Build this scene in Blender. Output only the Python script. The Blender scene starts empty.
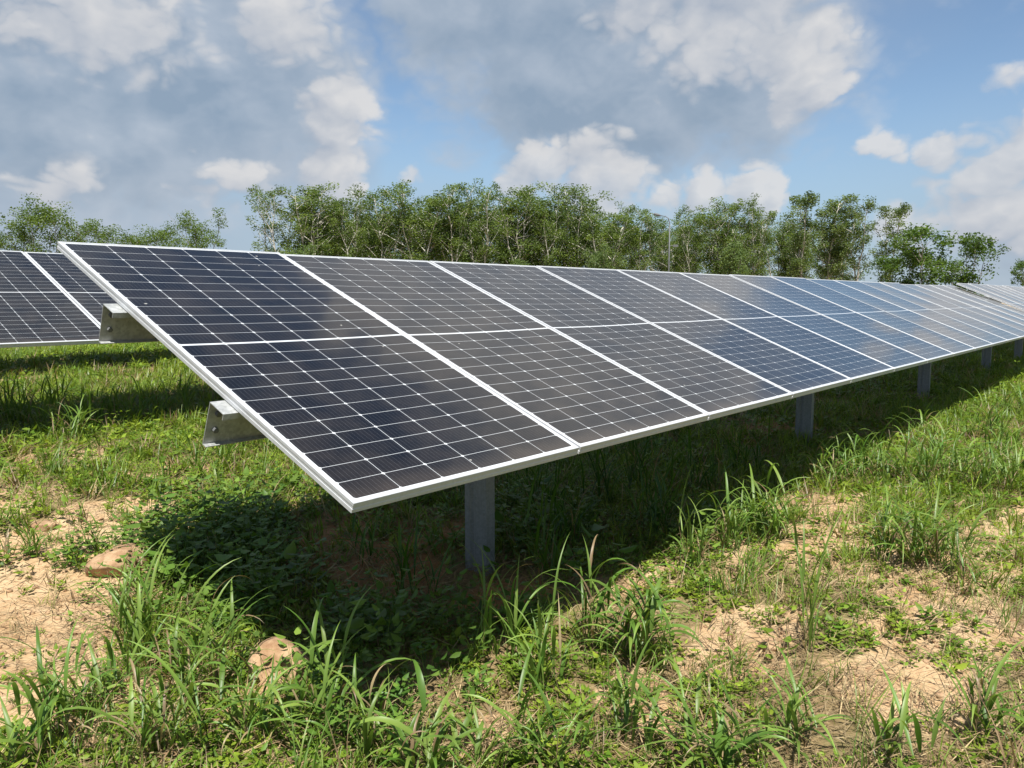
import bpy, math
import numpy as np

S = bpy.context.scene
COL = S.collection
R = math.radians

# ---------------------------------------------------------------- camera
CAM = (-1.4588, -1.8502, 0.6144)
cd = bpy.data.cameras.new('camera')
cd.sensor_fit = 'HORIZONTAL'
cd.sensor_width = 36.0
cd.lens = 36.0 * 788.99 / 1024.0
cd.clip_start = 0.05
cd.clip_end = 5000
cam = bpy.data.objects.new('camera', cd)
COL.objects.link(cam)
cam.location = CAM
cam.rotation_euler = (R(90 - 6.2916), 0, -R(49.8468))
S.camera = cam

# ---------------------------------------------------------------- light
SUN_DIR = np.array([-0.35, -0.37, 1.0])
SUN_DIR /= np.linalg.norm(SUN_DIR)
SUN_EL = math.asin(SUN_DIR[2])
SUN_AZ = math.atan2(SUN_DIR[0], SUN_DIR[1])          # from +Y towards +X
SUN_STRENGTH = 5.0
SKY_STRENGTH = 0.062
EXPOSURE = 0.72
S.view_settings.view_transform = 'Standard'
S.view_settings.look = 'None'
S.view_settings.exposure = EXPOSURE
S.view_settings.gamma = 1.0
S.view_settings.use_curve_mapping = False
S.cycles.max_bounces = 6
S.cycles.diffuse_bounces = 3
S.cycles.glossy_bounces = 3
S.cycles.transmission_bounces = 4
S.cycles.transparent_max_bounces = 4

sl = bpy.data.lights.new('sun', 'SUN')
sl.energy = SUN_STRENGTH
sl.angle = R(0.5)
sl.color = (1.0, 0.965, 0.90)
sun = bpy.data.objects.new('sun', sl)
COL.objects.link(sun)
from mathutils import Vector
sun.rotation_euler = Vector(SUN_DIR).to_track_quat('Z', 'Y').to_euler()
sun.location = (-10, -10, 30)

# cloud banks: azimuth from +Y to +X, elevation, radius (degrees), vertical squeeze, weight
DARK = [
    (20.94, 13.57, 12.83, 1.20, 1.00),
    (30.22, 14.55, 11.14, 1.15, 1.00),
    (25.21, 9.92, 8.78, 1.70, 0.80),
    (35.35, 15.55, 6.08, 1.00, 0.70),
    (19.01, 16.01, 12.16, 1.30, 0.90),
    (37.25, 12.56, 3.71, 1.20, 0.60),
    (55.97, 15.95, 14.18, 1.35, 1.00),
    (64.74, 15.52, 8.78, 1.10, 1.00),
    (46.93, 18.75, 10.13, 2.00, 0.80),
    (58.79, 12.06, 10.81, 1.90, 0.80),
    (55.93, 19.27, 17.56, 2.20, 0.90),
]
PUFF = [
    (37.58, 12.45, 3.24, 1.20, 1.00),
    (34.74, 17.00, 4.73, 1.30, 0.70),
    (22.73, 16.56, 7.43, 1.60, 0.70),
    (64.03, 17.36, 7.43, 1.60, 0.70),
    (69.87, 13.92, 2.84, 1.00, 1.00),
    (68.23, 16.14, 4.05, 1.00, 0.70),
    (59.35, 18.53, 5.40, 1.60, 0.60),
    (52.18, 9.21, 2.84, 1.00, 1.00),
    (56.07, 8.16, 4.46, 1.00, 1.00),
    (57.46, 9.14, 2.03, 0.90, 0.80),
    (62.99, 6.99, 2.30, 1.00, 0.90),
    (66.66, 6.55, 3.11, 1.30, 1.00),
    (50.42, 7.52, 2.70, 1.40, 0.80),
    (60.27, 6.72, 2.70, 1.50, 0.70),
    (74.28, 9.33, 2.30, 2.00, 0.62),
    (77.25, 9.34, 1.89, 1.50, 0.62),
    (80.15, 13.00, 1.35, 1.10, 0.45),
    (80.52, 6.78, 4.19, 1.20, 0.55),
    (81.69, 8.71, 2.70, 0.90, 0.55),
    (79.03, 4.76, 4.73, 1.80, 0.35),
    (83.13, 5.72, 4.05, 1.00, 0.50),
    (20.56, 6.87, 2.70, 1.60, 0.50),
    (31.20, 7.46, 3.04, 1.60, 0.50),
    (37.13, 8.01, 3.04, 1.50, 0.55),
    (28.47, 9.54, 1.01, 1.20, 0.50),
    (43.34, 8.29, 1.49, 1.20, 0.30),
]
VEIL = [
    (18.95, 6.46, 8.78, 1.60, 0.80),
    (26.24, 6.90, 9.46, 1.70, 0.70),
    (33.15, 7.86, 7.43, 1.70, 0.80),
    (37.82, 8.36, 4.05, 1.50, 0.80),
    (21.51, 4.19, 18.91, 2.60, 1.00),
    (58.80, 11.42, 10.81, 1.60, 0.80),
    (80.07, 5.31, 8.10, 1.40, 0.35),
    (43.30, 4.72, 27.01, 6.00, 0.55),
]
# banks outside the picture, seen in the glass and lighting the ground
DARK += [(63, 28, 14, 1.5, 1.1), (85, 3, 9, 2.2, .5), (80, 24, 7, 1.5, .3), (110, 20, 20, 2.0, 1), (-40, 25, 25, 1.6, 1), (200, 30, 30, 1.5, .9),
         (270, 25, 30, 1.6, .9), (150, 45, 20, 1.5, .7), (20, 55, 18, 1.2, .8)]
VEIL += [(88, 4, 16, 2.2, .8), (110, 8, 30, 2, .8), (0, 6, 40, 3, .8), (180, 10, 60, 3, .8), (270, 10, 60, 3, .8), (65, 26, 18, 1.3, 1.2)]
PUFF += [(65, 27, 16, 1.75, 3.2), (54, 31, 10, 1.6, 2.4)]

def direction(az, el):
    return (math.sin(R(az)) * math.cos(R(el)), math.cos(R(az)) * math.cos(R(el)), math.sin(R(el)))

w = bpy.data.worlds.new('World')
S.world = w
w.use_nodes = True
nt = w.node_tree
nt.nodes.clear()

def sock(node, i, v):
    if v is None:
        return
    if isinstance(v, bpy.types.NodeSocket):
        node.id_data.links.new(v, node.inputs[i])
    else:
        node.inputs[i].default_value = v

class N:
    """small helper that writes node arithmetic into one tree"""
    def __init__(self, tree): self.t = tree
    def m(self, op, a, b=None, c=None, clamp=False):
        n = self.t.nodes.new('ShaderNodeMath'); n.operation = op; n.use_clamp = clamp
        sock(n, 0, a); sock(n, 1, b); sock(n, 2, c)
        return n.outputs[0]
    def v(self, op, a, b=None, c=None, scale=None):
        n = self.t.nodes.new('ShaderNodeVectorMath'); n.operation = op
        sock(n, 0, a); sock(n, 1, b); sock(n, 2, c)
        if scale is not None: sock(n, 3, scale)
        return n.outputs['Value'] if op in ('LENGTH', 'DOT_PRODUCT', 'DISTANCE') else n.outputs['Vector']
    def noise(self, vec, scale, detail=4, rough=.5, out='Fac', dist=0.0):
        n = self.t.nodes.new('ShaderNodeTexNoise')
        if vec is not None: sock(n, 'Vector', vec)
        n.inputs['Scale'].default_value = scale; n.inputs['Detail'].default_value = detail
        n.inputs['Roughness'].default_value = rough; n.inputs['Distortion'].default_value = dist
        return n.outputs[0] if out == 'Fac' else n.outputs[1]
    def smooth(self, x, a, b, lo=0.0, hi=1.0):
        n = self.t.nodes.new('ShaderNodeMapRange'); n.interpolation_type = 'SMOOTHSTEP'
        sock(n, 0, x); n.inputs[1].default_value = a; n.inputs[2].default_value = b
        n.inputs[3].default_value = lo; n.inputs[4].default_value = hi
        return n.outputs[0]
    def mix(self, f, a, b, mode='MIX'):
        n = self.t.nodes.new('ShaderNodeMix'); n.data_type = 'RGBA'; n.blend_type = mode
        sock(n, 0, f)
        for i, v in ((6, a), (7, b)):
            if isinstance(v, tuple) and len(v) == 3: v = (*v, 1)
            sock(n, i, v)
        return n.outputs[2]
    def new(self, kind): return self.t.nodes.new(kind)
    def link(self, a, b): self.t.links.new(a, b)

g = N(nt)
tc = g.new('ShaderNodeTexCoord')
D = tc.outputs['Generated']
sky = g.new('ShaderNodeTexSky')
sky.sky_type = 'NISHITA'
sky.sun_disc = False
sky.sun_elevation = SUN_EL
sky.sun_rotation = SUN_AZ
sky.air_density = 1.0
sky.dust_density = 0.15
sky.ozone_density = 1.2
K = 0.475 / SKY_STRENGTH
def billow(vec, scale):
    """rounded heaps with creases between them"""
    acc = None
    for a, wt in ((1.0, .54), (2.17, .29), (4.6, .17)):
        r = g.m('MULTIPLY', g.m('ABSOLUTE', g.m('MULTIPLY_ADD', g.noise(vec, scale*a, 0), 2.0, -1.0)), wt*1.9)
        acc = r if acc is None else g.m('ADD', acc, r)
    return acc

def field(P, blobs):
    acc = None
    for az, el, r, k, wt in blobs:
        d = g.v('MULTIPLY', g.v('SUBTRACT', P, direction(az, el)), (1, 1, k))
        f = g.m('MULTIPLY_ADD', g.v('LENGTH', d), -wt / R(r), wt)
        acc = f if acc is None else g.m('MAXIMUM', acc, f)
    return acc

def warped(P):
    q = g.v('MULTIPLY', P, (1, 1, 1.4))
    wob = g.v('SUBTRACT', g.noise(q, 7.0, 6, .6, 'Color'), (.5, .5, .5))
    return q, g.v('MULTIPLY_ADD', wob, (.085, .085, .06), P), g.v('MULTIPLY_ADD', wob, (.06, .06, .06), q)

def heap(P):
    """thickness of the dark banks and of the white cumulus in one direction"""
    q, pw, qw = warped(P)
    big = g.noise(q, 3.6, 8, .52)
    puff = billow(qw, 12.0)
    fa = g.m('ADD', g.m('MULTIPLY_ADD', g.m('SUBTRACT', big, .5), 1.0, field(pw, DARK)), g.m('MULTIPLY_ADD', puff, .30, -.10))
    fb = g.m('ADD', g.m('MULTIPLY_ADD', g.m('SUBTRACT', big, .5), .6, field(pw, PUFF)), g.m('MULTIPLY_ADD', puff, .62, -.27))
    return fa, fb, big, pw

FA, FB, n_big, DW = heap(D)
FA2, FB2, n_big2, DW2 = heap(g.v('ADD', D, (0.013, -0.010, 0.022)))       # a small step towards the sunlit side
FC = g.m('MULTIPLY_ADD', g.m('SUBTRACT', n_big, .5), .9, field(DW, VEIL))
lit_a = g.m('MULTIPLY_ADD', g.m('SUBTRACT', FA, FA2), .85, .02)
lit_a = g.m('ADD', lit_a, g.m('MULTIPLY_ADD', n_big, 1.1, -.38))
lit_a = g.m('ADD', lit_a, g.smooth(FA, .05, .70, .36, .0), clamp=True)
lit_b = g.m('MULTIPLY_ADD', g.m('SUBTRACT', FB, FB2), .85, .52, clamp=True)
def k3(c): return tuple(x * K for x in c)
col_a = g.mix(lit_a, k3((.355, .465, .605)), k3((.80, .86, .95)))
col_b = g.mix(lit_b, k3((.50, .57, .69)), k3((.95, .94, .94)))
base = g.mix(1.0, sky.outputs[0], (1.16, 1.22, 1.25), 'MULTIPLY')
sep = g.new('ShaderNodeSeparateXYZ'); g.link(D, sep.inputs[0])
base = g.mix(g.smooth(sep.outputs[2], .25, .0, 0, .80), base, k3((.40, .55, .76)))        # pale humid air low in the sky
c = g.mix(g.smooth(FC, .0, .9, 0, .70), base, k3((.50, .60, .74)))
c = g.mix(g.smooth(FA, .0, .46, 0, .92), c, col_a)
c = g.mix(g.smooth(FB, .06, .40, 0, .84), c, col_b)
bg = g.new('ShaderNodeBackground')
bg.inputs[1].default_value = SKY_STRENGTH
g.link(c, bg.inputs[0])
wo = g.new('ShaderNodeOutputWorld')
g.link(bg.outputs[0], wo.inputs[0])

# ---------------------------------------------------------------- helpers
def tag(o, label=None, cat=None, group=None, kind=None):
    if label: o['label'] = label
    if cat: o['category'] = cat
    if group: o['group'] = group
    if kind: o['kind'] = kind
    return o

def link(name, data, parent=None, loc=None):
    o = bpy.data.objects.new(name, data)
    COL.objects.link(o)
    if parent is not None: o.parent = parent
    if loc is not None: o.location = loc
    return o

def quads_mesh(name, V, F, mats, cols=None, smooth=True, uv=None, fmat=None):
    """one mesh from numpy arrays: V (n,3), F (m,4)"""
    me = bpy.data.meshes.new(name)
    V = np.asarray(V, np.float32); F = np.asarray(F, np.int32)
    me.vertices.add(len(V)); me.vertices.foreach_set('co', V.ravel())
    me.loops.add(F.size); me.loops.foreach_set('vertex_index', F.ravel())
    me.polygons.add(len(F))
    me.polygons.foreach_set('loop_start', np.arange(0, F.size, 4, dtype=np.int32))
    me.polygons.foreach_set('loop_total', np.full(len(F), 4, np.int32))
    me.polygons.foreach_set('use_smooth', np.full(len(F), smooth, bool))
    if fmat is not None: me.polygons.foreach_set('material_index', np.asarray(fmat, np.int32))
    me.update(calc_edges=True)
    for m in (mats if isinstance(mats, (list, tuple)) else [mats]): me.materials.append(m)
    if cols is not None:
        a = me.color_attributes.new('Col', 'FLOAT_COLOR', 'POINT')
        c4 = np.ones((len(V), 4), np.float32); c4[:, :3] = cols
        a.data.foreach_set('color', c4.ravel())
    if uv is not None:
        l = me.uv_layers.new(name='metres')
        l.data.foreach_set('uv', np.asarray(uv, np.float32)[F.ravel()].ravel())
    return me

class Geo:
    """collects boxes, tubes and extrusions into one quad mesh"""
    def __init__(self): self.V = []; self.F = []; self.n = 0
    def add(self, V, F):
        V = np.asarray(V, float); self.V.append(V); self.F.append(np.asarray(F, int) + self.n); self.n += len(V)
    def box(self, lo, hi):
        x0, y0, z0 = lo; x1, y1, z1 = hi
        self.add([(x0,y0,z0),(x1,y0,z0),(x1,y1,z0),(x0,y1,z0),(x0,y0,z1),(x1,y0,z1),(x1,y1,z1),(x0,y1,z1)],
                 [(0,3,2,1),(4,5,6,7),(0,1,5,4),(1,2,6,5),(2,3,7,6),(3,0,4,7)])
    def tube(self, pts, rad, n=8, cap=True):
        pts = np.asarray(pts, float); rad = np.broadcast_to(np.asarray(rad, float), (len(pts),))
        tan = np.gradient(pts, axis=0); tan /= np.linalg.norm(tan, axis=1)[:, None] + 1e-9
        ref = np.array([1.0, 0.2, 0.1]) if abs(tan[0][2]) > .7 else np.array([0, 0, 1.0])
        V = []
        for p, t, r in zip(pts, tan, rad):
            a = np.cross(t, ref); a /= np.linalg.norm(a) + 1e-9; b = np.cross(t, a)
            for k in range(n):
                th = 2 * math.pi * k / n
                V.append(p + r * (math.cos(th) * a + math.sin(th) * b))
        F = []
        for i in range(len(pts) - 1):
            for k in range(n):
                F.append((i*n+k, i*n+(k+1) % n, (i+1)*n+(k+1) % n, (i+1)*n+k))
        if cap and n % 2 == 0:
            for base in (0, (len(pts)-1)*n):
                for k in range(0, n//2 - 1):
                    F.append((base+k, base+k+1, base+n-2-k, base+n-1-k))
        self.add(V, F)
    def sheet_profile(self, prof, th, frame):
        """thin bent sheet: open 2-D profile with thickness, swept between two end frames (functions of 2-D point)"""
        p = np.asarray(prof, float)
        d = np.diff(p, axis=0); nrm = np.stack([-d[:, 1], d[:, 0]], 1); nrm /= np.linalg.norm(nrm, axis=1)[:, None]
        off = np.zeros_like(p)
        for i in range(len(p)):
            if i == 0: off[i] = nrm[0]
            elif i == len(p)-1: off[i] = nrm[-1]
            else:
                b = nrm[i-1] + nrm[i]; off[i] = b / max(0.3, (b @ b) / 2)
        q = p + off * th
        ring = np.concatenate([p, q[::-1]]); n = len(ring); m = len(p)
        V = [frame[0](a) for a in ring] + [frame[1](a) for a in ring]
        F = [(i, (i+1) % n, n+(i+1) % n, n+i) for i in range(n)]
        for e in (0, n):
            for i in range(m-1): F.append((e+i, e+i+1, e+n-2-i, e+n-1-i))
        self.add(V, F)
    def mesh(self, name, mat, smooth=False, cols=None):
        return quads_mesh(name, np.concatenate(self.V), np.concatenate(self.F), mat, smooth=smooth, cols=cols)

def hash2(ix, iy, seed):
    h = (ix.astype(np.int64) * 374761393 + iy.astype(np.int64) * 668265263 + seed * 974711) & 0xffffffff
    h = ((h ^ (h >> 13)) * 1274126177) & 0xffffffff
    return ((h ^ (h >> 16)) & 0xffff) / 65535.0

def vnoise(x, y, seed=0):
    ix = np.floor(x); iy = np.floor(y); fx = x - ix; fy = y - iy
    fx = fx*fx*(3-2*fx); fy = fy*fy*(3-2*fy)
    a = hash2(ix, iy, seed); b = hash2(ix+1, iy, seed); c_ = hash2(ix, iy+1, seed); d = hash2(ix+1, iy+1, seed)
    return (a*(1-fx)+b*fx)*(1-fy) + (c_*(1-fx)+d*fx)*fy

def fbm(x, y, seed=0, o=4):
    s = 0; a = .5
    for k in range(o):
        s = s + a*vnoise(x*2**k, y*2**k, seed+k); a *= .5
    return s / (1 - .5**o)

def sstep(a, b, x):
    t = np.clip((x-a)/(b-a), 0, 1); return t*t*(3-2*t)

# ---------------------------------------------------------------- materials
def material(name):
    m = bpy.data.materials.new(name); m.use_nodes = True
    m.node_tree.nodes.clear(); t = N(m.node_tree)
    out = t.new('ShaderNodeOutputMaterial')
    p = t.new('ShaderNodeBsdfPrincipled')
    t.link(p.outputs[0], out.inputs[0])
    return m, t, p, out

def leaf_material(name, trans=.35, rough=.45, spec=.35, warm=(1.25, 1.25, .7)):
    m, t, p, out = material(name)
    at = t.new('ShaderNodeAttribute'); at.attribute_name = 'Col'
    t.link(at.outputs[0], p.inputs['Base Color'])
    p.inputs['Roughness'].default_value = rough
    p.inputs['Specular IOR Level'].default_value = spec
    tr = t.new('ShaderNodeBsdfTranslucent')
    t.link(t.mix(1.0, at.outputs[0], warm, 'MULTIPLY'), tr.inputs[0])
    mx = t.new('ShaderNodeMixShader'); mx.inputs[0].default_value = trans
    t.link(p.outputs[0], mx.inputs[1]); t.link(tr.outputs[0], mx.inputs[2])
    t.link(mx.outputs[0], out.inputs[0])
    return m

M_GRASS = leaf_material('grass_blade', .36, .42, .40)
M_WEED = leaf_material('weed_leaf', .30, .5, .30)
M_LITTER = leaf_material('dry_litter', .12, .8, .1, (1, 1, 1))
M_TREE = leaf_material('tree_leaf', .50, .5, .35, (1.35, 1.3, .75))

def bark_material(name, a, b):
    m, t, p, _ = material(name)
    o = t.new('ShaderNodeTexCoord').outputs['Object']
    f = t.smooth(t.noise(t.v('MULTIPLY', o, (1, 1, .35)), 3.0, 5, .6), .35, .65)
    t.link(t.mix(f, a, b), p.inputs['Base Color']); p.inputs['Roughness'].default_value = .85
    return m
M_BARK = bark_material('pale_bark', (.30, .27, .22), (.58, .55, .48))
M_BARK_DARK = bark_material('brown_bark', (.10, .08, .06), (.22, .18, .14))

def steel_material(name, a, b, rough, metal):
    m, t, p, _ = material(name)
    o = t.new('ShaderNodeTexCoord').outputs['Object']
    vo = t.new('ShaderNodeTexVoronoi'); vo.inputs['Scale'].default_value = 90
    t.link(o, vo.inputs['Vector'])
    streak = t.noise(t.v('MULTIPLY', o, (9, 9, 1.2)), 3.0, 5, .65)
    f = t.m('ADD', t.m('MULTIPLY', vo.outputs['Color'], .35), t.m('MULTIPLY', streak, .7))
    t.link(t.mix(t.smooth(f, .25, .85), a, b), p.inputs['Base Color'])
    t.link(t.m('MULTIPLY_ADD', streak, .3, rough - .15), p.inputs['Roughness'])
    p.inputs['Metallic'].default_value = metal
    return m
M_GALV = steel_material('galvanised_steel', (.30, .31, .30), (.50, .51, .50), .55, .35)
M_ALU = steel_material('anodised_aluminium', (.50, .51, .52), (.57, .58, .59), .45, .25)
M_POST = steel_material('shade_toned_post_steel', (.17, .18, .185), (.25, .262, .27), .55, .2)  # darker steel for the posts, the shade under the tables put into its colour
M_POLE = steel_material('painted_pole', (.10, .105, .105), (.16, .165, .165), .7, .1)

def cell_material():
    m, t, p, _ = material('solar_cells_under_glass')
    uv = t.new('ShaderNodeUVMap'); uv.uv_map = 'metres'
    sp = t.new('ShaderNodeSeparateXYZ'); t.link(uv.outputs[0], sp.inputs[0])
    x, y = sp.outputs[0], sp.outputs[1]
    W, L = 1.165, 2.278
    mx, my, mid = .020, .022, .012
    cw = (W - 2*mx) / 6; ch = (L - 2*my - mid) / 24
    up = t.m('GREATER_THAN', y, L/2)
    y2 = t.m('SUBTRACT', t.m('SUBTRACT', y, my), t.m('MULTIPLY', up, mid))
    xc = t.m('DIVIDE', t.m('SUBTRACT', x, mx), cw); yc = t.m('DIVIDE', y2, ch)
    ax = t.m('MULTIPLY', t.m('ABSOLUTE', t.m('SUBTRACT', t.m('FRACT', xc), .5)), cw)      # distance from the cell's middle, metres
    ay = t.m('MULTIPLY', t.m('ABSOLUTE', t.m('SUBTRACT', t.m('FRACT', yc), .5)), ch)
    gx = t.m('GREATER_THAN', ax, cw/2 - .0011)
    gy = t.m('GREATER_THAN', ay, ch/2 - .0009)
    corner = t.m('GREATER_THAN', t.m('ADD', ax, ay), cw/2 + ch/2 - .0085)
    edge = t.m('GREATER_THAN', t.m('ABSOLUTE', t.m('SUBTRACT', x, W/2)), W/2 - mx)
    edge = t.m('MAXIMUM', edge, t.m('GREATER_THAN', t.m('ABSOLUTE', t.m('SUBTRACT', y, L/2)), L/2 - my))
    edge = t.m('MAXIMUM', edge, t.m('LESS_THAN', t.m('ABSOLUTE', t.m('SUBTRACT', y, L/2)), mid/2))
    gap = t.m('MAXIMUM', t.m('MAXIMUM', gx, gy), t.m('MAXIMUM', corner, edge))
    bus = t.m('ABSOLUTE', t.m('SUBTRACT', t.m('FRACT', t.m('MULTIPLY', t.m('ADD', xc, 0.0), 10.0)), .5))
    bus = t.m('LESS_THAN', bus, .020)
    info = t.new('ShaderNodeObjectInfo')
    cellid = t.v('ADD', t.v('FLOOR', (0, 0, 0)), (0, 0, 0))
    cb = t.new('ShaderNodeCombineXYZ'); t.link(t.m('FLOOR', xc), cb.inputs[0]); t.link(t.m('FLOOR', yc), cb.inputs[1]); t.link(info.outputs['Random'], cb.inputs[2])
    wn = t.new('ShaderNodeTexWhiteNoise'); wn.noise_dimensions = '3D'; t.link(cb.outputs[0], wn.inputs['Vector'])
    dark = t.mix(wn.outputs['Value'], (.0046, .0044, .0050), (.0066, .0064, .0068))
    colr = t.mix(t.m('MULTIPLY', bus, .20), dark, (.32, .33, .35))
    colr = t.mix(gap, colr, (.52, .54, .55))
    # dust film, a little thicker along the low edge, and a few droppings
    cb2 = t.new('ShaderNodeCombineXYZ'); t.link(x, cb2.inputs[0]); t.link(y, cb2.inputs[1]); t.link(t.m('MULTIPLY', info.outputs['Random'], 40.0), cb2.inputs[2])
    dn = t.noise(cb2.outputs[0], 5.0, 6, .6)
    low = t.smooth(y, 0.02, .12, .05, 0)
    dust = t.m('ADD', t.m('MULTIPLY', t.smooth(dn, .3, .75), .038), low)
    colr = t.mix(dust, colr, (.45, .36, .27))
    vo = t.new('ShaderNodeTexVoronoi'); vo.inputs['Scale'].default_value = 5.5; t.link(cb2.outputs[0], vo.inputs['Vector'])
    spot = t.m('LESS_THAN', t.m('ADD', vo.outputs['Distance'], t.m('MULTIPLY', t.noise(cb2.outputs[0], 70, 2), .05)), .062)
    colr = t.mix(t.m('MULTIPLY', spot, .55), colr, (.55, .53, .48))
    t.link(colr, p.inputs['Base Color'])
    t.link(t.m('MULTIPLY_ADD', dn, .08, .03), p.inputs['Roughness'])
    p.inputs['IOR'].default_value = 1.46
    return m
M_CELL = cell_material()
m_, t_, p_, _o = material('white_backsheet'); p_.inputs['Base Color'].default_value = (.62, .62, .61, 1); p_.inputs['Roughness'].default_value = .6
t_.link(t_.mix(t_.noise(t_.new('ShaderNodeTexCoord').outputs['Object'], 4, 4), (.56, .56, .55), (.66, .66, .66)), p_.inputs['Base Color'])
M_BACK = m_
m_, t_, p_, _o = material('black_plastic'); p_.inputs['Roughness'].default_value = .5
t_.link(t_.mix(t_.noise(t_.new('ShaderNodeTexCoord').outputs['Object'], 30, 4), (.015, .015, .016), (.03, .03, .03)), p_.inputs['Base Color'])
M_BLACK = m_

# ---------------------------------------------------------------- ground
# bare sandy patches: x, y, radius x, radius y, strength
BARE = [(-.05, 2.35, .55, .5, 1), (.35, 2.80, .45, .4, .9), (-.35, 1.85, .4, .45, 1), (-.40, 1.45, .25, .25, .9), (.80, 3.35, .4, .35, .75), (.05, 3.1, .5, .35, .8), (1.35, 4.1, .5, .35, .55), (.15, 4.0, .6, .4, .55), (1.0, 5.0, .7, .35, .4),
        (4.05, -.05, .55, .35, .9), (3.25, -.35, .5, .35, .7), (2.45, -1.15, .8, .35, .62), (3.1, -.85, .7, .35, .7), (1.75, -.55, .40, .26, .62), (1.10, -.38, .22, .14, .9),
        (2.7, .12, .45, .25, .75), (4.9, -1.2, .7, .4, .9), (1.6, -1.15, .35, .25, .7), (.55, -.12, .18, .12, .6), (3.9, -1.3, .8, .4, .6), (2.0, .25, .2, .12, .6),
        (.0, .75, .16, .14, .7), (-.05, 1.15, .2, .15, .7), (-.5, 1.0, .2, .2, .5)]
SOIL = [(1.85, 1.95, .85, .6, 1), (1.35, 1.35, .35, .35, .9), (2.6, 1.5, .4, .3, .5), (1.1, .8, .22, .2, .6), (7.5, 1.6, 1.6, .5, .8), (1.6, .75, .3, .2, .6)]

def patch(x, y, L, seed):
    v = np.zeros_like(x)
    wx = (fbm(x*2.2, y*2.2, seed, 4)-.5)*.5; wy = (fbm(x*2.2+31, y*2.2, seed+9, 4)-.5)*.5
    for a, b, ra, rb, s in L:
        d = np.sqrt(((x+wx-a)/ra)**2 + ((y+wy-b)/rb)**2)
        v = np.maximum(v, s*(1-sstep(.55, 1.25, d)))
    return v

def bare_amount(x, y):
    v = patch(x, y, BARE, 5)
    far = sstep(.56, .72, fbm(x*.45, y*.45, 77, 5)) * .55
    v = np.maximum(v, far * sstep(3, 5, np.hypot(x+1.46, y+1.85)))
    n = fbm(x*5, y*5, 41, 4)
    return np.clip(v + (n-.5)*.7*np.minimum(1, v*3+.25), 0, 1)

def height(x, y):
    x = np.asarray(x, float); y = np.asarray(y, float)
    r = np.hypot(x+1.46, y+1.85)
    z = -.90 + .23*sstep(1.8, 5.2, y) + .10*sstep(8, 12, y)
    near = 1 - sstep(30, 90, r)
    z = z + near*(.09*(fbm(x*.8, y*.8, 3, 3)-.5) + .05*(fbm(x*3.1, y*3.1, 11, 3)-.5))
    z = z + .07*np.exp(-((x-4.2)/1.6)**2-((y+.15)/.55)**2) + .05*np.exp(-((x-2.6)/1.2)**2-((y+.9)/.6)**2)
    z = z - .05*np.exp(-((x-1.2)/.6)**2-((y-1.0)/.5)**2)
    b = patch(x, y, BARE, 5)
    z = z + near*b*.028*(np.abs(fbm(x*7, y*7, 21, 3)-.5)*2-.3)
    return z

def axis(lo, hi, step, far, k=1.16):
    a = list(np.arange(lo, hi+1e-6, step))
    s = step
    while a[-1] < far: s *= k; a.append(a[-1]+s)
    s = step
    while a[0] > -far: s *= k; a.insert(0, a[0]-s)
    return np.array(a)
gx = axis(-1.5, 6.0, .032, 1500); gy = axis(-2.2, 4.2, .032, 1500)
GX, GY = np.meshgrid(gx, gy, indexing='ij')
GZ = height(GX, GY) + .012*(fbm(GX*14, GY*14, 61, 3)-.5)*(np.hypot(GX, GY) < 12)
idx = np.arange(GX.size).reshape(GX.shape)
GF = np.stack([idx[:-1, :-1], idx[1:, :-1], idx[1:, 1:], idx[:-1, 1:]], -1).reshape(-1, 4)
gc = np.zeros((GX.size, 3)); gc[:, 0] = bare_amount(GX, GY).ravel(); gc[:, 1] = patch(GX, GY, SOIL, 6).ravel()
m, t, p, out = material('sandy_ground')
at = t.new('ShaderNodeAttribute'); at.attribute_name = 'Col'
sp = t.new('ShaderNodeSeparateColor'); t.link(at.outputs[0], sp.inputs[0])
o = t.new('ShaderNodeTexCoord').outputs['Object']
n1 = t.noise(o, 3.0, 8, .62); n2 = t.noise(o, 28.0, 6, .65); n3 = t.noise(o, 160.0, 3, .6)
sand = t.mix(t.smooth(n1, .32, .68), (.43, .275, .14), (.55, .395, .235))
sand = t.mix(t.smooth(n2, .42, .75, 0, .55), sand, (.56, .43, .27))
sand = t.mix(t.smooth(n2, .52, .30, 0, .45), sand, (.36, .21, .11))
soil = t.mix(t.smooth(n2, .3, .7), (.31, .14, .058), (.47, .25, .12))
mould = t.mix(t.smooth(n2, .3, .7), (.14, .10, .045), (.30, .22, .11))
mould = t.mix(t.smooth(n1, .45, .65, 0, .6), mould, (.13, .13, .05))
cc = t.mix(t.smooth(t.m('MULTIPLY_ADD', t.m('SUBTRACT', n2, .5), .5, sp.outputs[0]), .12, .42), mould, sand)
cc = t.mix(t.smooth(sp.outputs[1], .2, .6), cc, soil)
cc = t.mix(t.smooth(n3, .35, .7, 0, .22), cc, (.20, .13, .07))
t.link(cc, p.inputs['Base Color']); p.inputs['Roughness'].default_value = .95; p.inputs['Specular IOR Level'].default_value = .1
bp = t.new('ShaderNodeBump'); bp.inputs['Strength'].default_value = .7; bp.inputs['Distance'].default_value = .012
t.link(t.m('ADD', t.m('MULTIPLY', n2, 1.0), t.m('MULTIPLY', n3, .45)), bp.inputs['Height']); t.link(bp.outputs[0], p.inputs['Normal'])
ground = link('ground', quads_mesh('ground', np.stack([GX, GY, GZ], -1).reshape(-1, 3), GF, m, cols=gc))
tag(ground, 'uneven sandy ground with soil patches under the solar panels', 'ground', kind='structure')

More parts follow.
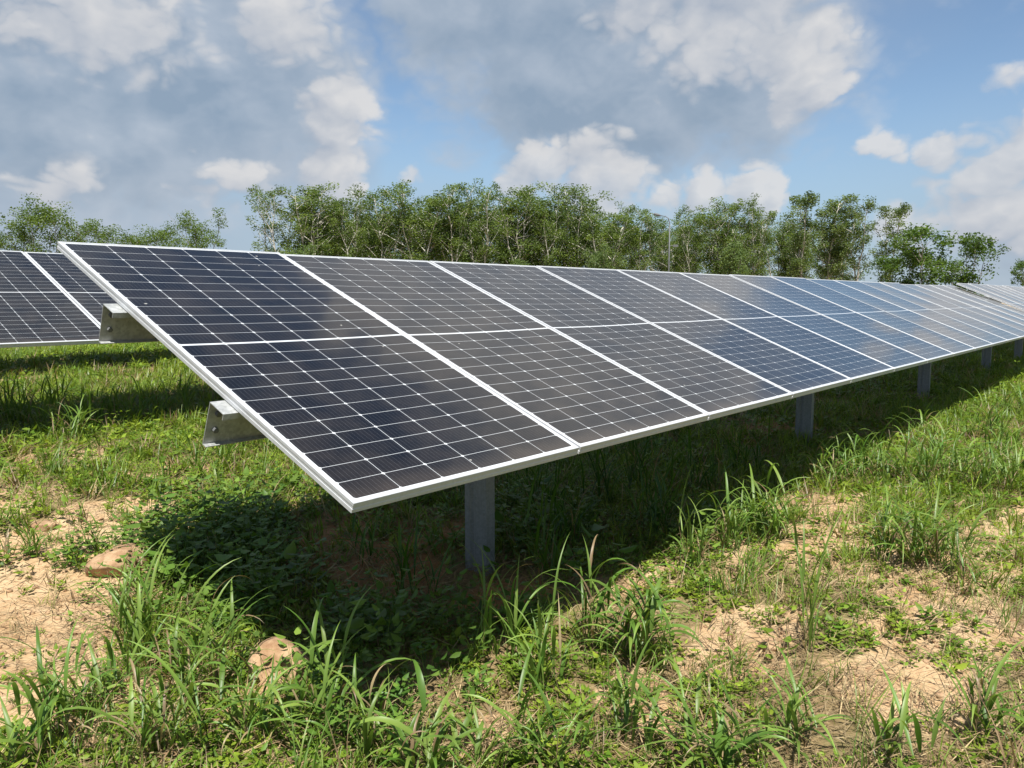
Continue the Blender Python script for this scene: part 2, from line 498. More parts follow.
# ---------------------------------------------------------------- trees
def kites(rng, cen, size, up=.35, asp=.55, droop=.25):
    """one folded leaf-sized quad per centre"""
    n = len(cen)
    d = rng.normal(size=(n, 3)); d[:, 2] = d[:, 2]*up - droop; d /= np.linalg.norm(d, axis=1)[:, None]
    s = np.cross(d, rng.normal(size=(n, 3))); s /= np.linalg.norm(s, axis=1)[:, None]
    nn = np.cross(d, s)
    size = np.asarray(size)[:, None]
    b = cen - d*size*.5; tip = cen + d*size*.5
    l = cen + s*size*asp*.5 + nn*size*.08; r = cen - s*size*asp*.5 + nn*size*.08
    V = np.stack([b, l, tip, r], 1).reshape(-1, 3)
    F = np.arange(4*n).reshape(-1, 4)
    return V, F

def make_tree(seed, H, stems, spread, base_clear, leaf, per, nb, clump, hues, bark, crown_pow=1.0, stem_r=.10, low=0):
    rng = np.random.default_rng(seed)
    T = Geo(); cl = []
    for s in range(stems):
        a = 2*math.pi*(s + rng.uniform(-.3, .3))/stems
        fork = rng.uniform(.05, .28)*H if stems > 1 else 0
        top = np.array([math.cos(a), math.sin(a), 0])*spread*rng.uniform(.25, .75)
        hh = H*rng.uniform(.82, 1.0) if s else H
        pts = []
        for k in range(8):
            f = k/7
            z = f*hh
            off = top*max(0, (z-fork)/(hh-fork+1e-6))**crown_pow
            wob = rng.normal(size=3)*H*.010*min(1, f*3); wob[2] = 0
            pts.append(off + wob + np.array([0, 0, z]))
        pts = np.array(pts)
        T.tube(pts, np.linspace(stem_r*rng.uniform(.8, 1.15), stem_r*.15, 8), 6)
        for b in range(nb):
            f = base_clear + (1-base_clear)*((b+rng.uniform(0, 1))/nb)
            f = min(f, .97)
            p0 = np.array([np.interp(f*7, range(8), pts[:, i]) for i in range(3)])
            ang = rng.uniform(0, 2*math.pi)
            env = math.sin(math.pi*min(1, max(0, (f-base_clear)/(1-base_clear)*.78+.16)))**.7
            ln = spread*env*rng.uniform(.30, 1.25)
            dv = np.array([math.cos(ang), math.sin(ang), rng.uniform(.55, 1.6)]); dv /= np.linalg.norm(dv)
            p1 = p0 + dv*ln*.55 + np.array([0, 0, .05*ln]); p2 = p0 + dv*ln + np.array([0, 0, .0])
            T.tube([p0, p1, p2], [stem_r*.32, stem_r*.22, stem_r*.08], 4)
            for q, wgt in ((p1, .6), (p2, 1.0)):
                cl.append((q, wgt))
            if rng.random() < .7:
                q = p1 + rng.normal(size=3)*ln*.28; T.tube([p1, q], [stem_r*.16, stem_r*.06], 4); cl.append((q, .8))
        cl.append((pts[-1], .9))
    for k in range(low):
        a = rng.uniform(0, 2*math.pi); r = spread*rng.uniform(.2, 1.0)
        cl.append((np.array([r*math.cos(a), r*math.sin(a), rng.uniform(.3, H*.28)]), .9))
    C, Z, HU = [], [], []
    for q, wgt in cl:
        if rng.random() < .22: continue
        n = int(per*wgt*rng.uniform(.6, 1.35))
        sg = clump*rng.uniform(.75, 1.25)
        c0 = q + np.clip(rng.normal(size=(n, 3)), -1.5, 1.5)*np.array([sg, sg, sg*.75])
        C.append(c0); Z.append(leaf*rng.uniform(.65, 1.3, n))
        h = rng.random()*.85 + rng.random(n)*.15
        HU.append(h)
    C = np.concatenate(C); Z = np.concatenate(Z); HU = np.concatenate(HU)
    V, F = kites(rng, C, Z)
    ca, cb = np.array(hues[0]), np.array(hues[1])
    col = ca + (cb-ca)*HU[:, None]; col = col*rng.uniform(.85, 1.15, (len(col), 1))
    return T.mesh('trunk', bark, smooth=True), quads_mesh('crown', V, F, M_TREE, cols=np.repeat(col, 4, 0))

RUB = ((.064, .112, .024), (.185, .255, .062))
rubber = [make_tree(100+i, 15, 3 + i % 3, 4.0, .24, .25, 82, 17, .44, RUB, M_BARK, low=12, stem_r=.14) for i in range(6)]
slim = [make_tree(140+i, 15, 2 + i % 2, 3.2, .26, .26, 125, 13, .46, ((.07, .115, .035), (.19, .25, .085)), M_BARK, stem_r=.17, low=3) for i in range(3)]
feather = [make_tree(160+i, 9, 4, 3.8, .26, .20, 110, 9, .46, ((.065, .12, .018), (.155, .225, .04)), M_BARK_DARK, crown_pow=.8, stem_r=.07) for i in range(3)]
round_ = [make_tree(180+i, 7, 3, 2.6, .12, .27, 70, 9, .40, ((.05, .10, .015), (.13, .21, .04)), M_BARK_DARK, crown_pow=.8, stem_r=.08, low=9) for i in range(2)]
bushy = [make_tree(190+i, 5.5, 4, 2.2, .06, .24, 70, 8, .40, ((.10, .16, .05), (.19, .26, .09)), M_BARK_DARK, crown_pow=.8, stem_r=.06, low=12) for i in range(2)]

tree_rng = np.random.default_rng(7)
def tree(kind, H0, az, dist, topz, label, group=None, name='tree', wide=1.0):
    x = CAM[0] + dist*math.sin(R(az)); y = CAM[1] + dist*math.cos(R(az))
    z = float(height(x, y))
    tr, cr = kind
    root = link(name, None, loc=(x, y, z))
    s = (topz - z)/H0*.97
    root.scale = (s*wide, s*wide, s)
    root.rotation_euler = (0, 0, tree_rng.uniform(0, 6.28))
    link('trunk', tr, root); link('crown', cr, root)
    tag(root, label, 'tree', group)
    return root

G_FRONT = 'slender pale trunked trees along the front of the wood'
front = [
    (33.25, 97.0, 12.66, 'leftmost slender tree of the wood, its loose crown leaning out over the open sky'),
    (35.91, 97.0, 13.50, 'second slender tree from the left end of the wood, with thin wispy leaf clumps'),
    (38.47, 96.0, 12.93, 'slender tree between the wispy second tree and the bright green crown left of the wood'),
    (40.89, 98.0, 13.63, 'bright green crowned tree above the seam of the first and second panels'),
    (43.33, 97.0, 13.81, 'tall tree with two thin pale stems right of the bright green crown'),
    (45.59, 96.0, 13.84, 'pale stemmed airy tree with bare grey twigs above the third panel'),
    (47.86, 97.0, 13.18, 'narrow tree beside the small pale bush at the foot of the wood'),
    (50.42, 97.0, 13.78, 'full rounded tree standing just below the white piled cloud'),
    (52.55, 96.0, 12.93, 'forked tree with several pale trunks left of the tallest airy tree'),
    (54.32, 97.0, 13.74, 'tallest airy tree of the middle, sky showing through its topmost twigs'),
    (56.52, 96.0, 11.58, 'lower tree behind the round pale green bush left of the lamp post'),
    (59.04, 98.0, 11.27, 'low dense tree just left of the street lamp post'),
    (62.34, 98.0, 10.80, 'dark dense tree just right of the street lamp post'),
    (64.49, 97.0, 11.41, 'broad tree behind the pale round bush right of the lamp post'),
    (66.59, 96.0, 11.52, 'broad dark tree between the pale bush and the tall right hand trees'),
    (69.72, 93.0, 11.84, 'tall tree with twin pointed tops at the start of the open right hand group'),
    (71.54, 94.0, 11.19, 'slim tree with long pale bare trunk right of the twin topped tree'),
    (73.24, 92.0, 10.84, 'tall slim tree with thick leafy top, second from the right end of the wood'),
    (75.14, 92.0, 10.18, 'thin see through tree at the right end of the wood with separate leaf tufts'),
]
for i, (az, dist, topz, label) in enumerate(front):
    k = slim[i % 3] if i >= len(front)-4 else rubber[(i*5) % 6]
    tree(k, 15, az, dist, topz, label, G_FRONT, 'slender_tree', [1.0, 1.25, .85, 1.1, 1.3, .95][i % 6])
# the deeper rows of the wood
G_BACK = 'trees filling the wood behind the front row'
for row, (dd, n) in enumerate(((7, 19), (15, 17), (24, 17))):
    for i in range(n):
        f = (i + .5 + tree_rng.uniform(-.3, .3))/n
        az = 34.99 + f*(72.78 - 34.99)
        tz = np.interp(az, [a[0] for a in front], [a[2] for a in front])
        tree(rubber[int(tree_rng.integers(0, 6))], 15, az, 97 + dd + tree_rng.uniform(-2, 2), tz*tree_rng.uniform(.78, .95),
             'dark leafy tree deep in the wood, mostly hidden by pale trunked trees in front', G_BACK, 'slender_tree', 1.15)
tree(bushy[0], 5.5, 56.49, 84.0, 5.49, 'round pale green bush at the foot of the wood left of the lamp post', 'pale bushes at the foot of the wood', 'bush', 0.75)
tree(bushy[1], 5.5, 65.43, 82.0, 5.62, 'round pale green bush at the foot of the wood right of the lamp post', 'pale bushes at the foot of the wood', 'bush', 0.85)
tree(bushy[1], 5.5, 50.42, 88.0, 4.45, 'small pale bush low against the wood above the third panel', 'pale bushes at the foot of the wood', 'bush', 0.80)
tree(bushy[0], 5.5, 34.99, 88.0, 5.59, 'small pale bush under the leftmost trees of the wood', 'pale bushes at the foot of the wood', 'bush', 0.90)
tree(round_[0], 7, 77.40, 62.0, 5.12, 'bright green broad leaved tree right of the wood, fuller of the pair', 'broad leaved trees right of the wood', 'broadleaf_tree', 1.10)
tree(round_[1], 7, 79.90, 60.0, 4.49, 'darker broad leaved tree with ragged branches beside the brighter one', 'broad leaved trees right of the wood', 'broadleaf_tree', 0.80)
tree(round_[0], 7, 82.70, 66.0, 2.90, 'broad leaved tree cut by the right edge of the picture, above the farthest panels', 'broad leaved trees right of the wood', 'broadleaf_tree', 0.70)
tree(round_[1], 7, 76.62, 64.0, 3.82, 'low bush under the thin see through tree', 'broad leaved trees right of the wood', 'bush', 1.00)
tree(round_[1], 7, 75.37, 66.0, 3.51, 'low leafy bush between the slim tall trees and the brighter broad leaved tree', 'broad leaved trees right of the wood', 'bush', 1.15)
tree(round_[0], 7, 78.79, 66.0, 3.13, 'low bush filling the gap between the two broad leaved trees', 'broad leaved trees right of the wood', 'bush', 1.10)
tree(feather[0], 9, 16.03, 66.0, 5.58, 'feathery light green tree cut by the left picture edge', 'feathery light green trees behind the rear table', 'feathery_tree', 1.00)
tree(feather[1], 9, 17.99, 66.0, 5.41, 'feathery tree above the left end of the rear table', 'feathery light green trees behind the rear table', 'feathery_tree', 0.90)
tree(feather[2], 9, 19.83, 66.0, 6.56, 'tallest feathery light green tree behind the rear table', 'feathery light green trees behind the rear table', 'feathery_tree', 1.00)
tree(feather[0], 9, 21.80, 66.0, 5.74, 'feathery tree just right of the tallest one, over the raised panel corner', 'feathery light green trees behind the rear table', 'feathery_tree', 1.00)
tree(feather[1], 9, 23.77, 66.0, 5.47, 'low yellowish feathery tree above the raised panel corner', 'feathery light green trees behind the rear table', 'feathery_tree', 1.00)
tree(feather[2], 9, 25.81, 66.0, 5.26, 'lowest yellow green feathery tree in the gap', 'feathery light green trees behind the rear table', 'feathery_tree', 1.10)
tree(feather[0], 9, 28.59, 72.0, 6.85, 'thin feathery tree standing alone left of the wood, sky through its twigs', 'feathery light green trees behind the rear table', 'feathery_tree', 0.90)

# ---------------------------------------------------------------- street lamp
def lamp(az, dist, ztop):
    x = CAM[0] + dist*math.sin(R(az)); y = CAM[1] + dist*math.cos(R(az)); z = float(height(x, y))
    root = link('street_lamp', None, loc=(x, y, z)); root.rotation_euler = (0, 0, R(90-az) + R(90))
    tag(root, 'tall grey street lamp post with one curved arm in front of the wood', 'street lamp')
    H = ztop - z
    gq = Geo(); gq.tube([(0, 0, -.3), (0, 0, .8), (0, 0, H*.5), (0, 0, H-1.0)], [.085, .075, .065, .055], 10)
    gq.box((-.2, -.2, -.2), (.2, .2, .04)); link('pole', gq.mesh('pole', M_POLE, True), root)
    gq = Geo(); gq.tube([(0, 0, H-1.01), (.02, 0, H-.55), (.12, 0, H-.2), (.35, 0, H-.04), (.85, 0, H+.08)], [.05, .045, .04, .035, .03], 8)
    link('arm', gq.mesh('arm', M_POLE, True), root)
    gq = Geo(); gq.tube([(.78, 0, H+.06), (.95, 0, H+.10), (1.25, 0, H+.18), (1.38, 0, H+.21)], [.05, .11, .12, .06], 8)
    link('lamp_head', gq.mesh('lamp_head', M_POLE, True), root)
    gq = Geo(); gq.tube([(0, 0, H-2.55), (-.35, 0, H-2.5)], [.03, .03], 6); gq.box((-.75, -.1, H-2.62), (-.32, .1, H-2.42))
    link('camera_box', gq.mesh('camera_box', M_POLE), root)
    return root
lamp(60.98, 70.0, 7.50)

# ---------------------------------------------------------------- solar tables
PW, PL, PITCH = 1.165, 2.278, 1.177
TILT = R(22.353)
def laminate():
    nx, ny = 8, 14
    xs = np.linspace(.0115, PW-.0115, nx+1); ys = np.linspace(.0115, PL-.0115, ny+1)
    X, Y = np.meshgrid(xs, ys, indexing='ij')
    u = (X-PW/2)/(PW/2); v = (Y-PL/2)/(PL/2)
    Z = -.0018 - .0050*(1-u**2)*(1-v**4)
    idx = np.arange(X.size).reshape(X.shape)
    F = np.stack([idx[:-1, :-1], idx[1:, :-1], idx[1:, 1:], idx[:-1, 1:]], -1).reshape(-1, 4)
    V = np.stack([X, Y, Z], -1).reshape(-1, 3)
    V2 = V - np.array([0, 0, .0055])
    FF = np.concatenate([F, F[:, ::-1] + len(V)])
    uv = np.concatenate([V[:, :2], V2[:, :2]])
    return quads_mesh('solar_panel', np.concatenate([V, V2]), FF, [M_CELL, M_BACK], uv=uv, fmat=[0]*len(F) + [1]*len(F))
def panel_frame():
    gq = Geo(); rings = []
    prof = [(.0115, -.004), (.0115, 0), (.001, 0), (0, -.001), (0, -.011), (.0012, -.012), (.0012, -.021), (0, -.022), (0, -.035), (.028, -.035), (.028, -.0335), (.0016, -.0335), (.0016, -.009), (.0115, -.009)]
    V = []; n = len(prof)
    for cx, cy in ((0, 0), (1, 0), (1, 1), (0, 1)):
        for a, z in prof:
            V.append((cx*PW + (a if cx == 0 else -a), cy*PL + (a if cy == 0 else -a), z))
    F = []
    for c in range(4):
        d = (c+1) % 4
        for i in range(n):
            j = (i+1) % n
            F.append((c*n+i, d*n+i, d*n+j, c*n+j))
    gq.add(V, F)
    return gq.mesh('frame', M_ALU)
def jbox():
    gq = Geo()
    for x in (.58,): gq.box((x-.03, PL/2-.05, -.030), (x+.03, PL/2+.05, -.0125))
    return gq.mesh('junction_box', M_BLACK)
ME_LAM, ME_FRAME, ME_JB = laminate(), panel_frame(), jbox()

def solar_table(label, x0, y0, z0, n, posts, tilt=TILT, tweak=None, seed=1, group=None):
    rng = np.random.default_rng(seed)
    gz = float(height(x0, y0+1.05))
    root = link('solar_table', None, loc=(x0, y0, gz))
    tag(root, label, 'solar table', group)
    hz = z0 - gz
    u = np.array([0, math.cos(tilt), math.sin(tilt)]); nv = np.array([0, -math.sin(tilt), math.cos(tilt)]); o0 = np.array([0, 0, hz])
    for i in range(n):
        e = rng.normal(size=3)*np.array([.0022, .0007, .0])
        if tweak and i < len(tweak): e[:2] = tweak[i]
        e = np.clip(e, -.008, .008)
        pn = link('solar_panel', ME_LAM, root, (i*PITCH, 0, hz)); pn.rotation_euler = (tilt+e[0], e[1], 0)
        link('frame', ME_FRAME, pn); link('junction_box', ME_JB, pn)
    length = n*PITCH - .012
    for s0 in (.75, 1.632):
        gq = Geo()
        prof = [(-.088, -.062), (-.088, -.041), (0, -.041), (0, -.205), (-.022, -.205)]
        f0 = lambda a, X=-.055: np.array([X, 0, 0]) + o0 + u*(s0+a[0]) + nv*a[1]
        f1 = lambda a, X=length+.055: np.array([X, 0, 0]) + o0 + u*(s0+a[0]) + nv*a[1]
        gq.sheet_profile(prof, .003, (f0, f1))
        pl = link('purlin', gq.mesh('purlin', M_GALV), root)
        for dx, dd in ((.035, -.085), (.035, -.150)):
            gb = Geo()
            c0 = np.array([dx-.055, 0, 0]) + o0 + u*s0 + nv*dd
            gb.tube([c0 - u*.014, c0 - u*.0005], [.011, .011], 6)
            link('bolt', gb.mesh('bolt', M_POLE), pl)
    for px in posts:
        gq = Geo(); yb = 1.05
        gl = float(height(x0+px, y0+yb)) - gz
        zt = hz + (yb/math.cos(tilt))*math.sin(tilt) - .24
        prof = [(-.080, .050), (-.080, .068), (-.080, .068)][:2] + []
        prof = [(.035, .062), (.035, .080), (-.035, .080), (-.035, .045), (-.024, .033), (-.024, .020), (-.035, .008), (-.035, -.080), (.035, -.080), (.035, -.062)]
        a0 = lambda a: np.array([px+a[0], yb+a[1], gl-.4]); a1 = lambda a: np.array([px+a[0], yb+a[1], zt])
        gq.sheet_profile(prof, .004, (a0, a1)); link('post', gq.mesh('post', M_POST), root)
        gq = Geo()
        q = lambda s, d, x: np.array([x, 0, 0]) + o0 + u*s + nv*d
        for x in (px-.045, px+.045):
            gq.sheet_profile([(-.208, 0), (-.208, .03), (-.30, .03), (-.30, 0)], .003,
                             (lambda a, x=x: q(.30, a[0], x+a[1]-.015), lambda a, x=x: q(2.0, a[0], x+a[1]-.015)))
        link('rafter', gq.mesh('rafter', M_GALV), root)
    return root

G_T = 'tilted solar tables standing in rows'
solar_table('long nearest table of dark solar panels, raised corner and purlin ends in the foreground', 0, 0, 0, 16,
            [1.70, 6.68, 11.68, 16.7], tweak=[(.001, .0005), (-.003, -.0005), (-.0022, .0003), (-.001, -.0003)], seed=3, group=G_T)
solar_table('second table of panels down the same row, tilted a touch steeper beyond the nearest one', 18.90, 0, .012, 16,
            [1.9, 6.9, 11.9, 16.9], tilt=TILT+R(1.6), seed=4, group=G_T)
solar_table('farthest pale table of panels at the end of the nearest row', 37.85, 0, .02, 14, [1.9, 6.9, 11.9], tilt=TILT+R(.6), seed=5, group=G_T)
solar_table('near black panel table in the row behind, past the raised end of the nearest', 1.69-6*PITCH+.01, 5.54, .23, 18,
            [.6, 5.6, 11.2, 16.2], seed=6, group=G_T)
solar_table('third row table of panels hidden behind the others, its shadow falling on far grass', -4.5, 11.2, .34, 16, [1.5, 6.5, 11.5, 16.5], seed=8, group=G_T)

# ---------------------------------------------------------------- plants
def blade(rng, ln, wd, ang, lean0, bend, segs, cols=2, twist=.3):
    """an arching grass blade as a strip from the origin"""
    f = np.linspace(0, 1, segs+1)
    th = lean0 + bend*f**1.7
    dz = np.cos(th); dr = np.sin(th)
    r = np.concatenate([[0], np.cumsum((dr[1:]+dr[:-1])/2)/segs])*ln
    z = np.concatenate([[0], np.cumsum((dz[1:]+dz[:-1])/2)/segs])*ln
    wv = wd*np.clip(np.minimum(.34+f*2.2, 1.0)*(1-f**1.9)+.02, .02, 1)
    ca, sa = math.cos(ang), math.sin(ang)
    cen = np.stack([r*ca, r*sa, z], 1)
    tw = twist*(f-.2)
    sx = np.stack([-sa*np.cos(tw)+0*f, ca*np.cos(tw)+0*f, np.sin(tw)], 1)
    nn = np.stack([-np.cos(th)*ca, -np.cos(th)*sa, np.sin(th)], 1)
    if cols == 2:
        V = np.stack([cen - sx*wv[:, None]/2, cen + sx*wv[:, None]/2], 1).reshape(-1, 3); m = 2
    else:
        V = np.stack([cen - sx*wv[:, None]/2, cen - nn*wv[:, None]*.16, cen + sx*wv[:, None]/2], 1).reshape(-1, 3); m = 3
    F = [(i*m+j, i*m+j+1, (i+1)*m+j+1, (i+1)*m+j) for i in range(segs) for j in range(m-1)]
    return V, np.array(F), np.repeat(f, m)

def ovate(ln, wd, base, d, side, curl=.25, simple=False):
    """a leaf: base point, direction d, sideways vector"""
    nrm = np.cross(d, side)
    if simple:
        V = np.array([base, base+d*ln*.45+side*wd*.5+nrm*wd*.12, base+d*ln - nrm*ln*curl*.4, base+d*ln*.45-side*wd*.5+nrm*wd*.12])
        return V, np.array([(0, 1, 2, 3)])
    V = []
    for f, ww in ((0, .10), (.28, .92), (.62, .80), (1, .05)):
        c0 = base + d*ln*f - nrm*ln*curl*f*f
        V += [c0 + side*wd*.5*ww + nrm*wd*.14*ww, c0, c0 - side*wd*.5*ww + nrm*wd*.14*ww]
    F = [(i*3+j, i*3+j+1, (i+1)*3+j+1, (i+1)*3+j) for i in range(3) for j in range(2)]
    return np.array(V), np.array(F)

class Tmpl:
    def __init__(self): self.V = []; self.F = []; self.T = []; self.n = 0
    def add(self, V, F, tint):
        self.V.append(V); self.F.append(F+self.n); self.T.append(np.broadcast_to(tint, (len(V),)) if np.ndim(tint) < 2 else tint); self.n += len(V)
    def done(self):
        self.V = np.concatenate(self.V); self.F = np.concatenate(self.F); self.T = np.concatenate(self.T); return self

def t_weed(seed, leaves, ln, hgt, simple):
    rng = np.random.default_rng(seed); t = Tmpl()
    for k in range(leaves):
        f = (k+.5)/leaves; a = k*2.4 + rng.uniform(-.5, .5)
        rad = hgt*rng.uniform(.05, .75)
        base = np.array([math.cos(a)*rad*.5, math.sin(a)*rad*.5, hgt*(.15+.85*f)*rng.uniform(.7, 1.1)])
        d = np.array([math.cos(a), math.sin(a), rng.uniform(-.35, .55)]); d /= np.linalg.norm(d)
        sd = np.cross(d, [0, 0, 1]) + rng.normal(size=3)*.25; sd -= d*(sd@d); sd /= np.linalg.norm(sd)
        l = ln*rng.uniform(.6, 1.25)
        V, F = ovate(l, l*rng.uniform(.45, .65), base, d, sd, rng.uniform(.05, .35), simple)
        t.add(V, F, rng.uniform(.75, 1.2))
    if not simple:
        for k in range(3):
            V, F, f = blade(rng, hgt*1.0, .0025, rng.uniform(0, 6.3), .1, .4, 2); t.add(V, F, .7)
    return t.done()

def t_tuft(seed, blades, ln, wd, segs, up=.5):
    rng = np.random.default_rng(seed); t = Tmpl()
    for k in range(blades):
        V, F, f = blade(rng, ln*rng.uniform(.5, 1.15), wd*rng.uniform(.6, 1.2), rng.uniform(0, 6.3), rng.uniform(.02, up), rng.uniform(.2, 1.5), segs)
        V = V + np.array([rng.normal()*ln*.10, rng.normal()*ln*.10, 0])
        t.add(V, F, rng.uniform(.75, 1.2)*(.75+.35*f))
    return t.done()

def t_straw(seed, n, ln):
    rng = np.random.default_rng(seed); t = Tmpl()
    for k in range(n):
        V, F, f = blade(rng, ln*rng.uniform(.4, 1.2), .0035*rng.uniform(.6, 1.6), rng.uniform(0, 6.3), rng.uniform(1.1, 1.6), rng.uniform(-.3, .4), 2, twist=1.0)
        V = V + np.array([rng.normal()*ln*.5, rng.normal()*ln*.5, .004+rng.uniform(0, .02)])
        t.add(V, F, rng.uniform(.6, 1.25))
    return t.done()

class Scatter:
    def __init__(self): self.V = []; self.F = []; self.C = []; self.n = 0
    def put(self, rng, tm, pos, scale, col, tilt=.18):
        """instances of the templates, written out as plain mesh"""
        pick = rng.integers(0, len(tm), len(pos))
        for k, t in enumerate(tm):
            s = np.where(pick == k)[0]
            if not len(s): continue
            a = rng.uniform(0, 2*math.pi, len(s)); tx = rng.normal(size=len(s))*tilt; ty = rng.normal(size=len(s))*tilt
            V = t.V[None]*scale[s][:, None, None]
            c0, s0 = np.cos(a)[:, None], np.sin(a)[:, None]
            x = V[..., 0]*c0 - V[..., 1]*s0 + V[..., 2]*tx[:, None]; y = V[..., 0]*s0 + V[..., 1]*c0 + V[..., 2]*ty[:, None]
            W = np.stack([x, y, V[..., 2]], -1) + pos[s][:, None, :]
            C = col[s][:, None, :]*t.T[None, :, None]
            F = t.F[None] + (self.n + np.arange(len(s))*len(t.V))[:, None, None]
            self.V.append(W.reshape(-1, 3)); self.C.append(C.reshape(-1, 3)); self.F.append(F.reshape(-1, 4)); self.n += len(s)*len(t.V)
    def build(self, name, mat, label, cat):
        o = link(name, quads_mesh(name, np.concatenate(self.V), np.concatenate(self.F), mat, cols=np.concatenate(self.C)))
        tag(o, label, cat, kind='stuff'); return o

YAW = R(49.8468)
def in_view(x, y, margin=.55):
    dx = x-CAM[0]; dy = y-CAM[1]
    f = dx*math.sin(YAW)+dy*math.cos(YAW); r = dx*math.cos(YAW)-dy*math.sin(YAW)
    return (f > .2) & (np.abs(r) < f*(.65+margin)+1.6)

def sample(rng, dens, near, power, rmax, rmin=0.0):
    """random ground points, dens per square metre up to the distance near, thinning out beyond"""
    out = []
    edges = [rmin, 2, 3, 4.5, 6.5, 9, 13, 19, 28, 40, 60]
    for a, b in zip(edges[:-1], edges[1:]):
        if a >= rmax or b <= rmin: continue
        d = dens*min(1, (near/max(a, .1)))**power
        area = math.pi*(b*b-a*a)*(150/360)
        n = int(area*d)
        r = np.sqrt(rng.uniform(a*a, b*b, n)); th = YAW + rng.uniform(-R(75), R(75), n)
        x = CAM[0]+r*np.sin(th); y = CAM[1]+r*np.cos(th)
        k = in_view(x, y); out.append(np.stack([x[k], y[k], r[k]], 1))
    return np.concatenate(out)

def ground_at(P): return np.stack([P[:, 0], P[:, 1], height(P[:, 0], P[:, 1])-.004], 1)
def mixcol(rng, n, a, b, var=.2):
    f = rng.random((n, 1)); a = np.array(a); b = np.array(b)
    return (a+(b-a)*f)*rng.uniform(1-var, 1+var, (n, 1))

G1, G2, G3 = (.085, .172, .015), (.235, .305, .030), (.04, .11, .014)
STRAW1, STRAW2 = (.40, .31, .17), (.22, .14, .075)

rng = np.random.default_rng(2024)
def shade_zone(x, y):
    """the leafy strip under the near end of the first table"""
    return (sstep(-.2, .5, x)*(1-sstep(2.6, 3.6, x))*sstep(-.1, .4, y)*(1-sstep(2.3, 3.2, y)))

# creeping broad-leaved weeds
sc = Scatter()
weeds = [t_weed(10+i, 11, .026, .045, False) for i in range(5)] + [t_weed(20+i, 14, .018, .03, False) for i in range(4)]
weeds_far = [t_weed(30+i, 9, .04, .05, True) for i in range(5)]
P = sample(rng, 520, 2.6, 1.7, 7)
b = bare_amount(P[:, 0], P[:, 1]); cl = fbm(P[:, 0]*1.8, P[:, 1]*1.8, 91, 4)
k = rng.random(len(P)) < np.clip((1-b*1.0), .10 + .16*(P[:, 0] > 1.0), 1)*sstep(.30, .55, cl)*(1-.85*patch(P[:, 0], P[:, 1], SOIL, 6))
P = P[k]; n = len(P)
sc.put(rng, weeds, ground_at(P), rng.uniform(.55, 1.5, n)*(1+.05*P[:, 2]), mixcol(rng, n, G1, G2))
P = sample(rng, 60, 7, 1.6, 40, 6)
b = bare_amount(P[:, 0], P[:, 1]); k = rng.random(len(P)) < (1-b*.8); P = P[k]; n = len(P)
sc.put(rng, weeds_far, ground_at(P), rng.uniform(.8, 1.8, n)*(P[:, 2]/6)**.55, mixcol(rng, n, G1, G2))
sc.build('creeping_weeds', M_WEED, 'low creeping weeds with small rounded leaves over the sandy soil', 'weeds')

# leafy undergrowth in the shade of the first table
sc = Scatter()
und = [t_weed(50+i, 17, .038, .18, False) for i in range(5)] + [t_weed(60+i, 12, .030, .11, False) for i in range(4)] + [t_weed(65, 9, .055, .14, False)]
P = sample(rng, 190, 4, 1.0, 7)
zz = shade_zone(P[:, 0], P[:, 1]); so = patch(P[:, 0], P[:, 1], SOIL, 6); cl = fbm(P[:, 0]*2, P[:, 1]*2, 17, 3)
k = rng.random(len(P)) < zz*np.clip(1-so*1.1, 0, 1)*sstep(.34, .58, cl)
P = P[k]; n = len(P)
sc.put(rng, und, ground_at(P), rng.uniform(.6, 1.35, n), mixcol(rng, n, (.065, .145, .018), (.155, .235, .036)))
Q = np.concatenate([np.stack([rng.normal(a_, ra_, m_n), rng.normal(b_y, ra_, m_n)], 1) for a_, b_y, ra_, m_n in
                    ((1.05, 2.70, .22, 50), (.85, 2.40, .22, 45), (.75, 2.05, .18, 30), (.6, 1.55, .16, 22), (1.5, 3.0, .2, 20), (.75, .75, .2, 22), (2.3, 1.1, .3, 25), (.42, 2.7, .10, 10))])
n = len(Q); sc.put(rng, und, ground_at(Q), rng.uniform(.9, 2.0, n), mixcol(rng, n, (.065, .145, .018), (.155, .235, .036)))
P = sample(rng, 46, 5, 1.0, 15)
b = bare_amount(P[:, 0], P[:, 1]); zz = shade_zone(P[:, 0], P[:, 1]); k = rng.random(len(P)) < (1-b)*(1-zz)*sstep(.45, .65, fbm(P[:, 0]*1.5, P[:, 1]*1.5, 23, 3)); P = P[k]; n = len(P)
sc.put(rng, und, ground_at(P), rng.uniform(.35, .95, n)*(1+.04*P[:, 2]), mixcol(rng, n, G1, G2))
sc.build('leafy_undergrowth', M_WEED, 'broad leaved undergrowth, thickest in the shade below the near end of the panels', 'undergrowth')

# short grass everywhere
sc = Scatter()
tuft = [t_tuft(70+i, 9, .13, .0045, 4, .7) for i in range(6)]
tuft_far = [t_tuft(80+i, 10, .20, .011, 3, .7) for i in range(6)]
P = sample(rng, 230, 3, 1.3, 9)
b = bare_amount(P[:, 0], P[:, 1]); cl = fbm(P[:, 0]*1.1+7, P[:, 1]*1.1, 33, 4); so = patch(P[:, 0], P[:, 1], SOIL, 6)
k = rng.random(len(P)) < np.clip(1-b*1.0, .06 + .16*(P[:, 0] > 1.0), 1)*(.25+.75*sstep(.35, .6, cl))*(1-.93*so)
P = P[k]; n = len(P)
dry = (rng.random((n, 1)) < .16)
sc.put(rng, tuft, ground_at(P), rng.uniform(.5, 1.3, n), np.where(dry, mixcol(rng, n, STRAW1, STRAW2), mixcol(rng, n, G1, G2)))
P = sample(rng, 95, 8, 1.35, 45, 5.5)
